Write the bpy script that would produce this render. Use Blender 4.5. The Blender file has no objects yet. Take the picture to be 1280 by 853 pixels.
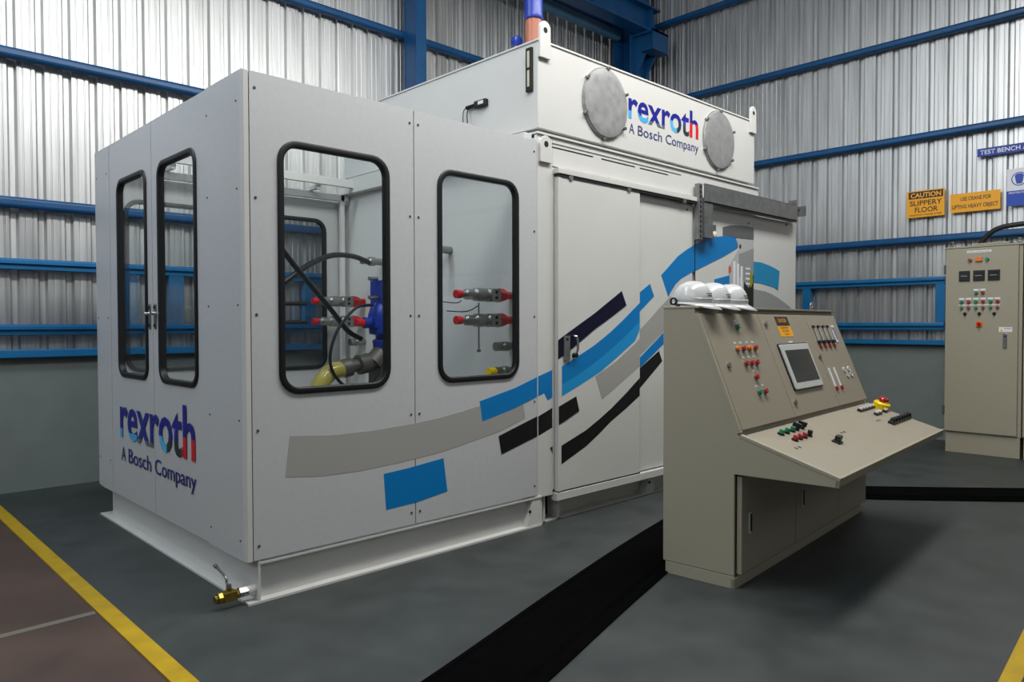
import bpy, math, random
from mathutils import Vector, Matrix
random.seed(7)
S = bpy.context.scene
COL = S.collection
R = math.radians
# ---------------------------------------------------------------- camera
cam_d = bpy.data.cameras.new('camera'); cam = bpy.data.objects.new('camera', cam_d); COL.objects.link(cam)
cam_d.sensor_width = 36; cam_d.lens = 924.54 / 1280 * 36; cam_d.clip_end = 200
pt, rl, yw = R(-1.3395), R(-.1311), R(45.997)
fw = Vector((math.cos(yw)*math.cos(pt), math.sin(yw)*math.cos(pt), math.sin(pt)))
r0 = Vector((math.sin(yw), -math.cos(yw), 0)); u0 = r0.cross(fw)
rr_ = r0*math.cos(rl) + u0*math.sin(rl); uu_ = -r0*math.sin(rl) + u0*math.cos(rl)
m = Matrix((rr_, uu_, -fw)).transposed().to_4x4(); m.translation = Vector((0, 0, 1.45))
cam.matrix_world = m
S.camera = cam
# ---------------------------------------------------------------- world, lights, exposure
w = bpy.data.worlds.new('world'); S.world = w; w.use_nodes = True
bg = w.node_tree.nodes['Background']; bg.inputs[0].default_value = (.80, .88, 1, 1); bg.inputs[1].default_value = .07
def area(name, loc, target, sx, sy, power, col=(1, 1, 1)):
    l = bpy.data.lights.new(name, 'AREA'); l.shape = 'RECTANGLE'; l.size = sx; l.size_y = sy; l.energy = power; l.color = col
    o = bpy.data.objects.new(name, l); COL.objects.link(o); o.location = loc
    o.rotation_euler = (Vector(target) - Vector(loc)).to_track_quat('-Z', 'Y').to_euler(); return o
area('added_top_light_front', (4.4, 1.9, 5.7), (4.4, 3.4, 2), 6.5, .8, 355, (1, .99, .965))  # unseen light added above the machine front for its top-to-bottom falloff
area('added_top_light_side', (0, 4.8, 5.6), (1.4, 4.8, 2), .8, 4.5, 130, (.84, .92, 1))  # added light, out of view, brightens the booth's door side from above
area('added_far_light_front', (8, -11, 9.5), (7, 5, 4.5), 28, 5, 390, (.97, .98, 1))  # added far behind the camera, unseen; feeds the sheet wall reflections
area('added_far_light_side', (-11, 3, 9.5), (3, 5, 4.5), 14, 5, 560, (.88, .94, 1))  # another unseen added light, left and behind the camera, for side faces and right wall
S.view_settings.view_transform = 'Standard'; S.view_settings.look = 'None'
S.view_settings.exposure = -.17; S.view_settings.gamma = 1; S.view_settings.use_curve_mapping = False
# ---------------------------------------------------------------- materials
MATS = {}
def srgb(c): return tuple(((x/255)/12.92 if x/255 <= .04045 else ((x/255+.055)/1.055)**2.4) for x in c)
def mat(name, c, rough=.5, metal=0., noise=0., nscale=8., bump=0., emit=0., coat=0., stretch=(1, 1, 1), spec=.5, rvar=0.):
    if name in MATS: return MATS[name]
    m = bpy.data.materials.new(name); m.use_nodes = True; nt = m.node_tree; b = nt.nodes['Principled BSDF']
    lin = srgb(c); b.inputs['Base Color'].default_value = (*lin, 1); b.inputs['Roughness'].default_value = rough
    b.inputs['Metallic'].default_value = metal; b.inputs['Coat Weight'].default_value = coat; b.inputs['Specular IOR Level'].default_value = spec
    if emit: b.inputs['Emission Color'].default_value = (*lin, 1); b.inputs['Emission Strength'].default_value = emit
    if noise or bump or rvar:
        tc = nt.nodes.new('ShaderNodeTexCoord'); mp = nt.nodes.new('ShaderNodeMapping'); nz = nt.nodes.new('ShaderNodeTexNoise')
        mp.inputs['Scale'].default_value = stretch; nz.inputs['Scale'].default_value = nscale; nz.inputs['Detail'].default_value = 5
        nt.links.new(tc.outputs['Object'], mp.inputs[0]); nt.links.new(mp.outputs[0], nz.inputs['Vector'])
        if noise:
            cr = nt.nodes.new('ShaderNodeValToRGB'); cr.color_ramp.elements[0].position = .3; cr.color_ramp.elements[1].position = .7
            cr.color_ramp.elements[0].color = (*[max(0, x*(1-noise)) for x in lin], 1); cr.color_ramp.elements[1].color = (*[min(1, x*(1+noise)) for x in lin], 1)
            nt.links.new(nz.outputs[0], cr.inputs[0]); nt.links.new(cr.outputs[0], b.inputs['Base Color'])
        if bump:
            bp = nt.nodes.new('ShaderNodeBump'); bp.inputs['Strength'].default_value = bump; bp.inputs['Distance'].default_value = .01
            nt.links.new(nz.outputs[0], bp.inputs['Height']); nt.links.new(bp.outputs[0], b.inputs['Normal'])
        if rvar:
            mr = nt.nodes.new('ShaderNodeMapRange'); mr.inputs[3].default_value = rough-rvar; mr.inputs[4].default_value = rough+rvar
            nt.links.new(nz.outputs[0], mr.inputs[0]); nt.links.new(mr.outputs[0], b.inputs['Roughness'])
    MATS[name] = m; return m
def glass_mat():
    m = bpy.data.materials.new('clear_glass'); m.use_nodes = True; nt = m.node_tree; nt.nodes.clear()
    o = nt.nodes.new('ShaderNodeOutputMaterial'); mx = nt.nodes.new('ShaderNodeMixShader'); t = nt.nodes.new('ShaderNodeBsdfTransparent')
    g = nt.nodes.new('ShaderNodeBsdfGlossy'); f = nt.nodes.new('ShaderNodeLayerWeight'); f.inputs[0].default_value = .5
    p = nt.nodes.new('ShaderNodeMath'); p.operation = 'POWER'; p.inputs[1].default_value = 4.5
    q = nt.nodes.new('ShaderNodeMath'); q.operation = 'MULTIPLY_ADD'; q.inputs[1].default_value = .8; q.inputs[2].default_value = .03
    t.inputs[0].default_value = (.94, .96, .96, 1); g.inputs['Roughness'].default_value = .02
    nt.links.new(f.outputs['Facing'], p.inputs[0]); nt.links.new(p.outputs[0], q.inputs[0]); nt.links.new(q.outputs[0], mx.inputs[0])
    nt.links.new(t.outputs[0], mx.inputs[1]); nt.links.new(g.outputs[0], mx.inputs[2]); nt.links.new(mx.outputs[0], o.inputs[0])
    return m
GLASS = glass_mat()
WHITE = mat('white_enamel', (214, 214, 210), .30, noise=.02, nscale=3, rvar=.06)
ALU = mat('satin_white_panel', (208, 210, 211), .34, metal=.12, noise=.025, nscale=30, rvar=.07)
INNER = mat('inner_white', (190, 192, 192), .45)
BLACK = mat('black_rubber', (14, 15, 18), .45)
DARK = mat('dark_gap', (12, 12, 13), .8)
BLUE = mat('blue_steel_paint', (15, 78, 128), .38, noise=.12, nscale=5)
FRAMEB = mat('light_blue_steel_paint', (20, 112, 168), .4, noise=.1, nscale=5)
SHEET = mat('zinc_sheet', (200, 201, 200), .42, metal=.85, noise=.20, nscale=3.0, stretch=(6, 6, .25), rvar=.08)
SILL = mat('grey_painted_masonry', (124, 133, 130), .75, noise=.06, nscale=4, bump=.1)
FLOOR = mat('grey_floor_paint', (57, 62, 61), .5, noise=.22, nscale=3.5, bump=.15, rvar=.10)
BROWN = mat('brown_concrete', (80, 62, 54), .6, noise=.30, nscale=1.8, bump=.08, rvar=.1)
YELLOW = mat('yellow_line_paint', (186, 152, 8), .5, noise=.12, nscale=9)
BEIGE = mat('beige_powder_coat', (162, 156, 136), .48, noise=.02, nscale=60, bump=.02)
BEIGE2 = mat('beige_door_coat', (154, 146, 128), .46, noise=.02, nscale=60, bump=.02)
GALV = mat('galvanised_steel', (138, 141, 140), .42, metal=.7, noise=.18, nscale=14, rvar=.1)
GALVD = mat('galvanised_disc', (160, 161, 160), .5, metal=.35, noise=.14, nscale=18, rvar=.1)
CHROME = mat('chrome', (205, 206, 208), .18, metal=1)
STEEL = mat('brushed_steel', (150, 150, 146), .32, metal=.9)
BRASS = mat('brass', (150, 128, 60), .32, metal=.9, noise=.2, nscale=30)
RED = mat('red_paint', (196, 22, 34), .4)
LRED = mat('red_lens', (176, 22, 18), .25, coat=.5)
LORANGE = mat('orange_lens', (236, 120, 14), .25, coat=.5)
LGREEN = mat('green_lens', (10, 140, 96), .25, coat=.5)
LYELLOW = mat('yellow_plastic', (240, 205, 0), .35)
PUMPB = mat('pump_blue', (12, 50, 150), .35)
PLUGB = mat('cap_blue', (20, 52, 150), .4)
AMBER = mat('amber_lens', (170, 104, 78), .4)
DB = mat('print_blue', (0, 124, 196), .35)
DBL = mat('print_light_blue', (30, 150, 215), .35)
DK = mat('print_black', (18, 18, 22), .4)
DN = mat('print_navy', (8, 8, 44), .35)
DG = mat('print_grey', (168, 167, 163), .4)
DG2 = mat('print_dark_grey', (96, 98, 100), .4)
NAVYT = mat('print_text_navy', (12, 30, 120), .4)
BEZEL = mat('light_bezel', (196, 198, 192), .4)
SCREEN = mat('off_screen', (38, 42, 44), .15)
ORANGE = mat('sign_orange', (248, 172, 0), .45)
SIGNB = mat('sign_blue', (20, 70, 180), .45)
SIGNW = mat('sign_white', (232, 234, 238), .45)
HELM = mat('helmet_white', (206, 207, 206), .22, coat=.3)
TUBE = mat('yellow_clear_hose', (164, 152, 74), .25)
MATB = mat('black_rubber_mat', (4, 4, 5), .9, noise=.25, nscale=10, spec=.03)
# ---------------------------------------------------------------- mesh builder
OFF = {}
class MB:
    def __init__(s, T=None): s.v = []; s.f = []; s.T = T
    def add(s, vs, fs):
        n = len(s.v); s.v += [tuple(s.T(v)) if s.T else tuple(v) for v in vs]; s.f += [tuple(i+n for i in f) for f in fs]; return s
    def box(s, x0, y0, z0, x1, y1, z1):
        return s.add([(x0,y0,z0),(x1,y0,z0),(x1,y1,z0),(x0,y1,z0),(x0,y0,z1),(x1,y0,z1),(x1,y1,z1),(x0,y1,z1)],
                     [(0,3,2,1),(4,5,6,7),(0,1,5,4),(1,2,6,5),(2,3,7,6),(3,0,4,7)])
    def prism(s, poly, a0, a1, axis):
        def P(p, a):
            return (a, p[0], p[1]) if axis == 'x' else ((p[0], a, p[1]) if axis == 'y' else (p[0], p[1], a))
        n = len(poly); vs = [P(p, a0) for p in poly] + [P(p, a1) for p in poly]
        return s.add(vs, [tuple(range(n)), tuple(range(2*n-1, n-1, -1))] + [(i, i+n, (i+1) % n+n, (i+1) % n) for i in range(n)])
    def ring(s, outer, inner, a0, a1, axis):
        def P(p, a):
            return (a, p[0], p[1]) if axis == 'x' else ((p[0], a, p[1]) if axis == 'y' else (p[0], p[1], a))
        n = len(outer); vs = [P(p, a) for a in (a0, a1) for L in (outer, inner) for p in L]; f = []
        for i in range(n):
            j = (i+1) % n
            f += [(i, j, n+j, n+i), (2*n+i, 3*n+i, 3*n+j, 2*n+j), (i, 2*n+i, 2*n+j, j), (n+i, n+j, 3*n+j, 3*n+i)]
        return s.add(vs, f)
    def cyl(s, p0, p1, r, n=16, r1=None):
        p0 = Vector(p0); p1 = Vector(p1); d = (p1-p0).normalized(); r1 = r if r1 is None else r1
        a = d.orthogonal().normalized(); b = d.cross(a)
        c = [(math.cos(2*math.pi*i/n), math.sin(2*math.pi*i/n)) for i in range(n)]
        vs = [p0+(a*x+b*y)*r for x, y in c] + [p1+(a*x+b*y)*r1 for x, y in c]
        return s.add(vs, [tuple(range(n))[::-1], tuple(range(n, 2*n))] + [(i, (i+1) % n, (i+1) % n+n, i+n) for i in range(n)])
    def tube(s, pts, r, n=10, smooth=8, closed=False):
        P = [Vector(p) for p in pts]
        if smooth and len(P) > 2:
            Q = []; N = len(P)
            for i in range(N if closed else N-1):
                p0 = P[(i-1) % N] if (closed or i) else P[0]; p1 = P[i]; p2 = P[(i+1) % N]; p3 = P[(i+2) % N] if (closed or i+2 < N) else P[-1]
                for k in range(smooth):
                    t = k/smooth
                    Q.append(.5*((2*p1)+(p2-p0)*t+(2*p0-5*p1+4*p2-p3)*t*t+(3*p1-p0-3*p2+p3)*t**3))
            if not closed: Q.append(P[-1])
            P = Q
        vs = []; N = len(P); a = None
        for i in range(N):
            d = ((P[(i+1) % N]-P[i-1]) if closed else (P[min(i+1, N-1)]-P[max(i-1, 0)])).normalized()
            a = d.orthogonal().normalized() if a is None else (a-d*a.dot(d)).normalized()
            b = d.cross(a)
            vs += [P[i]+(a*math.cos(2*math.pi*k/n)+b*math.sin(2*math.pi*k/n))*r for k in range(n)]
        f = []
        for i in range(N if closed else N-1):
            for k in range(n):
                i2 = (i+1) % N; f.append((i*n+k, i*n+(k+1) % n, i2*n+(k+1) % n, i2*n+k))
        if not closed: f += [tuple(range(n))[::-1], tuple(range((N-1)*n, N*n))]
        return s.add(vs, f)
    def lathe(s, prof, c, d, n=20):
        """prof: (distance along d, radius)"""
        c = Vector(c); d = Vector(d).normalized(); a = d.orthogonal().normalized(); b = d.cross(a); vs = []; f = []
        for h, r in prof: vs += [c+d*h+(a*math.cos(2*math.pi*k/n)+b*math.sin(2*math.pi*k/n))*max(r, 1e-4) for k in range(n)]
        for i in range(len(prof)-1):
            for k in range(n): f.append((i*n+k, i*n+(k+1) % n, (i+1)*n+(k+1) % n, (i+1)*n+k))
        f += [tuple(range(n))[::-1], tuple(range((len(prof)-1)*n, len(prof)*n))]
        return s.add(vs, f)
    def build(s, name, mt, parent=None, bevel=0., smooth=False, label=None):
        off = OFF.get(parent.name, Vector()) if parent else Vector()
        me = bpy.data.meshes.new(name); me.from_pydata([tuple(Vector(v)-off) for v in s.v], [], s.f); me.update()
        import bmesh
        bm = bmesh.new(); bm.from_mesh(me); bmesh.ops.recalc_face_normals(bm, faces=bm.faces); bm.to_mesh(me); bm.free()
        o = bpy.data.objects.new(name, me); COL.objects.link(o); me.materials.append(mt)
        if parent: o.parent = parent; OFF[o.name] = off
        if bevel:
            b = o.modifiers.new('bevel', 'BEVEL'); b.width = bevel; b.segments = 4 if bevel > .02 else 2; b.limit_method = 'ANGLE'; b.angle_limit = R(40); b.harden_normals = False
        if smooth: smoothen(me)
        if label: o['label'] = label
        return o
def smoothen(me, ang=40):
    me.polygons.foreach_set('use_smooth', [True]*len(me.polygons))
    try: me.set_sharp_from_angle(angle=R(ang))
    except Exception: pass
def rrect(u0, v0, u1, v1, r, n=6):
    P = []
    for cx, cy, a in ((u1-r, v1-r, 0), (u0+r, v1-r, 90), (u0+r, v0+r, 180), (u1-r, v0+r, 270)):
        for k in range(n+1): t = R(a+90*k/n); P.append((cx+r*math.cos(t), cy+r*math.sin(t)))
    return P
def root(name, loc, label, cat, group=None, rz=0.):
    o = bpy.data.objects.new(name, None); COL.objects.link(o); o.location = loc; o.rotation_euler = (0, 0, rz)
    o.empty_display_size = .1
    if rz == 0: OFF[o.name] = Vector(loc)
    return tag(o, label, cat, group)
def tag(o, label, cat, group=None):
    o['label'] = label; o['category'] = cat
    if group: o['group'] = group
    return o
def struct(o): o['kind'] = 'structure'; return o
def copy_to(src, parent, d=(0, 0, 0), label=None):
    """copy a part (and its own parts) displaced by d"""
    c = src.copy(); COL.objects.link(c); c.parent = parent; c.location = src.location + Vector(d)
    for k in src.children:
        e = k.copy(); COL.objects.link(e); e.parent = c
    return c
def panel_hole(mb, axis, a0, a1, rect, hole, r):
    u0, v0, u1, v1 = rect; h0, k0, h1, k1 = hole
    mb.prism([(u0,v0),(h0,v0),(h0,v1),(u0,v1)], a0, a1, axis); mb.prism([(h1,v0),(u1,v0),(u1,v1),(h1,v1)], a0, a1, axis)
    mb.prism([(h0,v0),(h1,v0),(h1,k0),(h0,k0)], a0, a1, axis); mb.prism([(h0,k1),(h1,k1),(h1,v1),(h0,v1)], a0, a1, axis)
    for cx, cy, sx, sy in ((h0,k0,1,1),(h1,k0,-1,1),(h1,k1,-1,-1),(h0,k1,1,-1)):
        mb.prism([(cx,cy)]+[(cx+sx*(r-r*math.cos(R(t))), cy+sy*(r-r*math.sin(R(t)))) for t in range(0, 91, 15)], a0, a1, axis)
def text(name, s, mt, parent, org, ux, uy, wd, ht, bold=0., depth=.0, fit='cap'):
    cu = bpy.data.curves.new('text', 'FONT'); cu.body = s; cu.size = 1; cu.offset = bold; cu.resolution_u = 3
    t = bpy.data.objects.new('text', cu); COL.objects.link(t)
    bpy.context.view_layer.update()
    me = bpy.data.meshes.new_from_object(t.evaluated_get(bpy.context.evaluated_depsgraph_get()))
    bpy.data.objects.remove(t); bpy.data.curves.remove(cu)
    xs = [v.co.x for v in me.vertices]; ys = [v.co.y for v in me.vertices]
    x0, x1 = min(xs), max(xs); y0 = 0 if fit == 'cap' else min(ys); y1 = max(ys)
    off = OFF.get(parent.name, Vector()) if parent else Vector()
    org = Vector(org); ux = Vector(ux); uy = Vector(uy)
    co = [org + ux*((v.co.x-x0)/(x1-x0)*wd) + uy*((v.co.y-y0)/(y1-y0)*ht) - off for v in me.vertices]
    for v, c in zip(me.vertices, co): v.co = c
    me.name = name; me.materials.clear(); me.materials.append(mt)
    o = bpy.data.objects.new(name, me); COL.objects.link(o)
    if parent: o.parent = parent; OFF[o.name] = off
    return o
def decal(name, poly, axis, a, nrm, mt, parent):
    """flat print .8 mm thick on a plane axis=a"""
    mb = MB(); mb.prism(poly, a, a+nrm*.0012, axis); return mb.build(name, mt, parent)

# ================================================================ structure
OFFW = Vector()
# floor: painted bay, brown bay beyond the yellow line
struct(MB().box(1.10, -14, -.2, 14, 7.9, 0).build('floor', FLOOR))
struct(MB().box(-14, -14, -.2, 1.10, 12, -.004).build('floor', BROWN))
struct(MB().box(1.062, -14, -.01, 1.145, 7.55, .004).build('trim_1', YELLOW))
struct(MB().prism([(1.5, .55), (9.5, 1.13), (9.5, 1.20), (1.5, .62)], -.01, .004, 'z').build('trim_2', YELLOW))
struct(MB().prism([(1.055, 4.15), (-3, 4.07), (-3, 4.02), (1.055, 4.10)], -.02, -.002, 'z').build('trim_3', mat('pale_seam', (112, 106, 96), .8)))
# left (rear) wall y = 7.58, right wall x = 10.15
XW, YW = 10.15, 7.58
wl = struct(MB().box(-4, YW, -.1, XW+.2, YW+.18, 1.165).build('wall_left', SILL))
wr = struct(MB().box(XW, -6, -.1, XW+.18, YW, 1.175).build('wall_right', SILL))
def sheet_mesh(width, z0, z1, nr):
    p = width/nr; prof = [(0, 0)]
    for k in range(nr):
        x = k*p
        prof += [(x+.030, 0), (x+.034, .004), (x+.040, .004), (x+.044, 0), (x+.092, 0), (x+.096, .004), (x+.102, .004), (x+.106, 0), (x+.132, 0), (x+.150, .030), (x+.188, .030), (x+.206, 0)]
    prof.append((nr*p+.015, -.002))
    vs = []; n = len(prof)
    for z in (z0, z1): vs += [(x, y, z) for x, y in prof]
    for z in (z0, z1): vs += [(x, y+.0008, z) for x, y in prof]
    f = []
    for i in range(n-1): f += [(i, i+1, n+i+1, n+i), (2*n+i, 3*n+i, 3*n+i+1, 2*n+i+1), (n+i, n+i+1, 3*n+i+1, 3*n+i), (i, 2*n+i, 2*n+i+1, i+1)]
    me = bpy.data.meshes.new('cladding_sheet'); me.from_pydata(vs, [], f); me.materials.append(SHEET); me.update(); return me
sm = sheet_mesh(1.05, 1.15, 9.0, 5)
# sheets on the left wall run along +x, on the right wall along -y ; object origin moved per sheet so that the grain varies
for k in range(14):
    o = bpy.data.objects.new('cladding_sheet', sm); COL.objects.link(o); o.parent = wl; o.location = (-3.95+.105+1.05*k, YW+.03, 0)
for k in range(13):
    o = bpy.data.objects.new('cladding_sheet', sm); COL.objects.link(o); o.parent = wr; o.location = (XW+.03, YW+.03-1.05*k, 0); o.rotation_euler = (0, 0, R(-90))
def girt_l(z0, z1, x0=-4, x1=XW, y0=YW-.10, y1=YW+.0, nm='girt', lip=True):
    mb = MB().box(x0, y0, z0, x1, y1, z1)
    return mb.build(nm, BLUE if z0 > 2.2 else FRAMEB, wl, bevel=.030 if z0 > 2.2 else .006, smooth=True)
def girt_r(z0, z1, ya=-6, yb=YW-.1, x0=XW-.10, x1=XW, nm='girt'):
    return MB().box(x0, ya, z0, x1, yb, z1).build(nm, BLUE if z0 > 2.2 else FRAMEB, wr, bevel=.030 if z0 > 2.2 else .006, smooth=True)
for z in (3.72, 4.95, 6.2): girt_l(z, z+.09)
girt_l(2.45, 2.545)
for z in (3.72, 4.95, 6.2): girt_r(z, z+.09)
girt_r(2.44, 2.53)
girt_l(1.165, 1.235, y0=YW-.08); girt_r(1.175, 1.235, x0=XW-.08)
# lower framing: two-step rails and short posts
for a, b in ((1.925, 2.02), (1.36, 1.455)):
    girt_l(a, b, nm='framing_rail', y0=YW-.08); girt_l(a+.045, b-.012, nm='rail_lip', y0=YW-.105, y1=YW-.08)
    girt_r(a, b, nm='framing_rail', x0=XW-.08, ya=2.83); girt_r(a+.045, b-.012, nm='rail_lip', x0=XW-.105, x1=XW-.08, ya=2.83)
for x in (-.6, 1.05, 2.68, 4.12, 6.3, 7.6): MB().box(x-.07, YW-.08, 1.455, x+.07, YW, 1.925).build('post', FRAMEB, wl, bevel=.004)
for y in (2.88, 4.55, 6.2): MB().box(XW-.08, y-.055, 1.455, XW, y+.055, 1.925).build('post', FRAMEB, wr, bevel=.004)

MB().cyl((5.56, 7.36, 6.02), (9.45, 7.36, 6.02), .085, 20).build('eaves_pipe', mat('pale_blue_pipe', (70, 112, 140), .4, noise=.1, nscale=6), wl, smooth=True)
# steel column near the middle of the left wall, corner column, crane runway beam
def h_column(x, y0, y1, w_, label, z1=8.5):
    t = root('steel_column', (x, y1, 0), label, 'column')
    MB().box(x-w_/2, y0, 0, x+w_/2, y0+.016, z1).build('flange', BLUE, t)
    MB().box(x-w_/2, y1-.016, 0, x+w_/2, y1, z1).build('flange', BLUE, t)
    MB().box(x-.006, y0+.016, 0, x+.006, y1-.016, z1).build('web', BLUE, t)
    return t
t = root('steel_column', (5.5, 7.3, 0), 'tall blue steel column rising behind the large white machine on the left wall', 'column')
CX_, CY_, CW_ = 5.40, 7.236, .155
MB().box(CX_, CY_, 0, CX_+CW_, CY_+.012, 8.5).build('flange', BLUE, t)
MB().box(CX_, 7.465, 0, CX_+CW_, 7.478, 8.5).build('flange', BLUE, t)
MB().box(CX_+.006, CY_+.012, 0, CX_+.016, 7.465, 8.5).build('web', BLUE, t)
MB().box(CX_, CY_+.012, 5.42, CX_+CW_, 7.465, 5.46).build('splice_plate', BLUE, t)
t = root('steel_column', (9.75, 7.3, 0), 'blue steel column in the far corner carrying the bracket of the overhead beam', 'column')
MB().box(9.45, 7.10, 0, 9.95, 7.12, 8.5).build('flange', BLUE, t); MB().box(9.45, 7.42, 0, 9.95, 7.44, 8.5).build('flange', BLUE, t)
MB().box(9.69, 7.12, 0, 9.71, 7.42, 8.5).build('web', BLUE, t)
mb = MB().prism([(7.10, 5.98), (6.72, 5.98), (6.72, 5.70), (6.90, 5.64), (7.10, 5.30)], 9.55, 9.58, 'x'); mb.prism([(7.10, 5.98), (6.72, 5.98), (6.72, 5.70), (6.90, 5.64), (7.10, 5.30)], 9.80, 9.83, 'x')
mb.box(9.48, 6.70, 5.93, 9.90, 7.10, 5.96).box(9.48, 6.70, 5.66, 9.90, 6.72, 5.96).box(9.48, 6.72, 5.66, 9.90, 6.92, 5.68)
mb.build('bracket', BLUE, t)
t = root('crane_runway_beam', (5, 6.9, 5.98), 'big blue overhead I beam ending on the corner bracket above the white tank', 'beam')
MB().box(2, 6.78, 5.96, 9.80, 7.02, 5.985).build('flange', BLUE, t); MB().box(2, 6.78, 6.32, 9.80, 7.02, 6.345).build('flange', BLUE, t)
MB().box(2, 6.89, 5.985, 9.80, 6.91, 6.32).build('web', BLUE, t)
for x in (9.6, 8.2, 6.8, 5.4): MB().box(x, 6.80, 5.985, x+.012, 7.0, 6.32).build('stiffener', BLUE, t)

# ================================================================ test booth (front cabin of the machine)
X0, Y0, X1, Y1 = 1.642, 3.65, 3.775, 6.25
ZB, ZT = .228, 2.742
bo = root('test_booth', (X0, Y0, 0), 'white panelled glazed booth forming the near left end of the test machine', 'test booth')
# base frame of channel sections
mb = MB()
mb.box(X0, Y0, 0, X1+.04, Y0+.10, .012).box(X0+.065, Y0, .203, X1+.04, Y0+.10, .215).box(X0+.065, Y0+.055, .012, X1+.04, Y0+.065, .203)
mb.build('front_channel', WHITE, bo)
mb = MB().box(X0-.002, Y0+.10, 0, X0+.10, Y1-.02, .012).box(X0+.055, Y0+.003, .012, X0+.066, Y1-.13, .224)
mb.prism([(X0+.0, .012), (X0+.057, .012), (X0+.057, .06)], Y0+.06, Y1-.05, 'y') if False else None
mb.build('side_channel', WHITE, bo)
MB().prism([(X1-.10, .012), (X1+.035, .012), (X1+.035, .205), (X1-.04, .205)], Y0+.005, Y0+.055, 'y').build('end_plate', WHITE, bo)
MB().cyl((3.70, Y0+.004, .12), (3.70, Y0+.0, .12), .012, 12).build('bolt_hole', DARK, bo)
MB().box(X0+.045, Y0+.065, .212, X1, Y1-.1, .235).build('booth_floor', INNER, bo)
# panels and doors
FW1, FW2 = (1.845, 1.10, 2.497, 2.40), (2.905, 1.10, 3.563, 2.40)
TH = .028
pl_ = MB(); panel_hole(pl_, 'y', Y0, Y0+TH, (1.672, ZB, 2.6985, ZT), FW1, .09); fp1 = pl_.build('front_panel', ALU, bo)
pl_ = MB(); panel_hole(pl_, 'y', Y0, Y0+TH, (2.7055, ZB, X1-.004, ZT), FW2, .09); fp2 = pl_.build('front_panel', ALU, bo)
MB().box(X0-.002, Y0+.002, ZB-.004, 1.668, Y0+.05, ZT+.002).build('corner_trim', WHITE, bo, bevel=.002)
MB().box(2.699, Y0+.008, ZB, 2.705, Y0+.02, ZT).build('joint_strip', mat('joint_shade', (120, 122, 122), .6), bo)
SX = X0
MB().box(SX, Y0+.022, ZB-.012, SX+.024, 4.143, ZT+.01).build('side_panel', ALU, bo, bevel=.002)
DW = ((4.305, 1.105, 4.885, 2.445), (5.14, 1.105, 5.70, 2.445))
doors = []
for (a, b), h in (((4.150, 5.022), DW[0]), ((5.028, 5.905), DW[1])):
    pl_ = MB(); panel_hole(pl_, 'x', SX+.004, SX+.030, (a, ZB-.004, b, ZT+.006), h, .075); doors.append(pl_.build('door', ALU, bo))
MB().prism([(5.911, ZB-.004), (6.14, ZB-.004), (Y1, ZB+.005), (Y1, ZT+.006), (5.911, ZT+.006)], SX, SX+.024, 'x').build('side_panel', ALU, bo, bevel=.002)
def window(par, axis, a, d, hole, r, shw=.026, nm='window_gasket'):
    """black gasket (ring) and pane; a = outer face of the wall, d = +1/-1 inward"""
    u0, v0, u1, v1 = hole
    o_ = MB().ring(rrect(u0-shw, v0-shw, u1+shw, v1+shw, r+shw), rrect(u0+.010, v0+.010, u1-.010, v1-.010, r-.008), a-d*.012, a+d*.030, axis).build(nm, BLACK, par, bevel=.007)
    for p in o_.data.polygons: p.use_smooth = True
    pr = rrect(u0+.004, v0+.004, u1-.004, v1-.004, r-.004)
    MB().prism(pr, a+d*.010, a+d*.015, axis).build('window_pane', GLASS, par)
window(fp1, 'y', Y0, 1, FW1, .09); window(fp2, 'y', Y0, 1, FW2, .09)
for d_, h in zip(doors, DW): window(d_, 'x', SX+.004, 1, h, .075, .024)
for y in (4.1465, 5.025, 5.908): MB().box(SX+.006, y-.006, ZB, SX+.010, y+.006, ZT).build('joint_strip', mat('joint_shade', (120, 122, 122), .6), bo)
# door handles (slim black lock with chrome keyhole)
for y, d_ in ((4.975, doors[0]), (5.075, doors[1])):
    MB().prism(rrect(y-.017, 1.42, y+.017, 1.585, .016, 4), SX-.004, SX+.004, 'x').build('lock_plate', STEEL, d_, bevel=.002)
    for z in (1.445, 1.56): MB().cyl((SX-.008, y, z), (SX-.003, y, z), .011, 12).build('lock_screw', BLACK, d_)
    MB().cyl((SX-.03, y+(.02 if y > 5 else -.02), 1.52), (SX-.003, y+(.02 if y > 5 else -.02), 1.52), .010, 10).build('latch_pin', CHROME, d_)
# rivets
def rivets(pts, axis, a, par, r=.0085):
    o_ = None
    for u, v in pts:
        if o_ is None:
            p0 = (a, u, v) if axis == 'x' else (u, a, v); p1 = (a-.004, u, v) if axis == 'x' else (u, a-.004, v)
            o_ = MB().cyl(p0, p1, r, 10, r*.7).build('rivet', mat('rivet_dark', (92, 94, 96), .4, metal=.5), par); b0 = (u, v)
        else:
            c = o_.copy(); COL.objects.link(c); c.parent = par
            c.location = Vector((0, u-b0[0], v-b0[1])) if axis == 'x' else Vector((u-b0[0], 0, v-b0[1]))
zr = (.30, .90, 1.50, 2.10, 2.66)
rivets([(x, z) for x in (1.70, 2.672) for z in zr] , 'y', Y0, fp1)
rivets([(x, z) for x in (2.735, 3.745) for z in zr], 'y', Y0, fp2)
rivets([(y, z) for y in (3.74, 4.12) for z in (.32, .95, 1.55, 2.15, 2.60)] + [(y, z) for y in (5.96, 6.2) for z in (.45, 1.5, 2.55)], 'x', SX, bo, .006)
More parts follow.
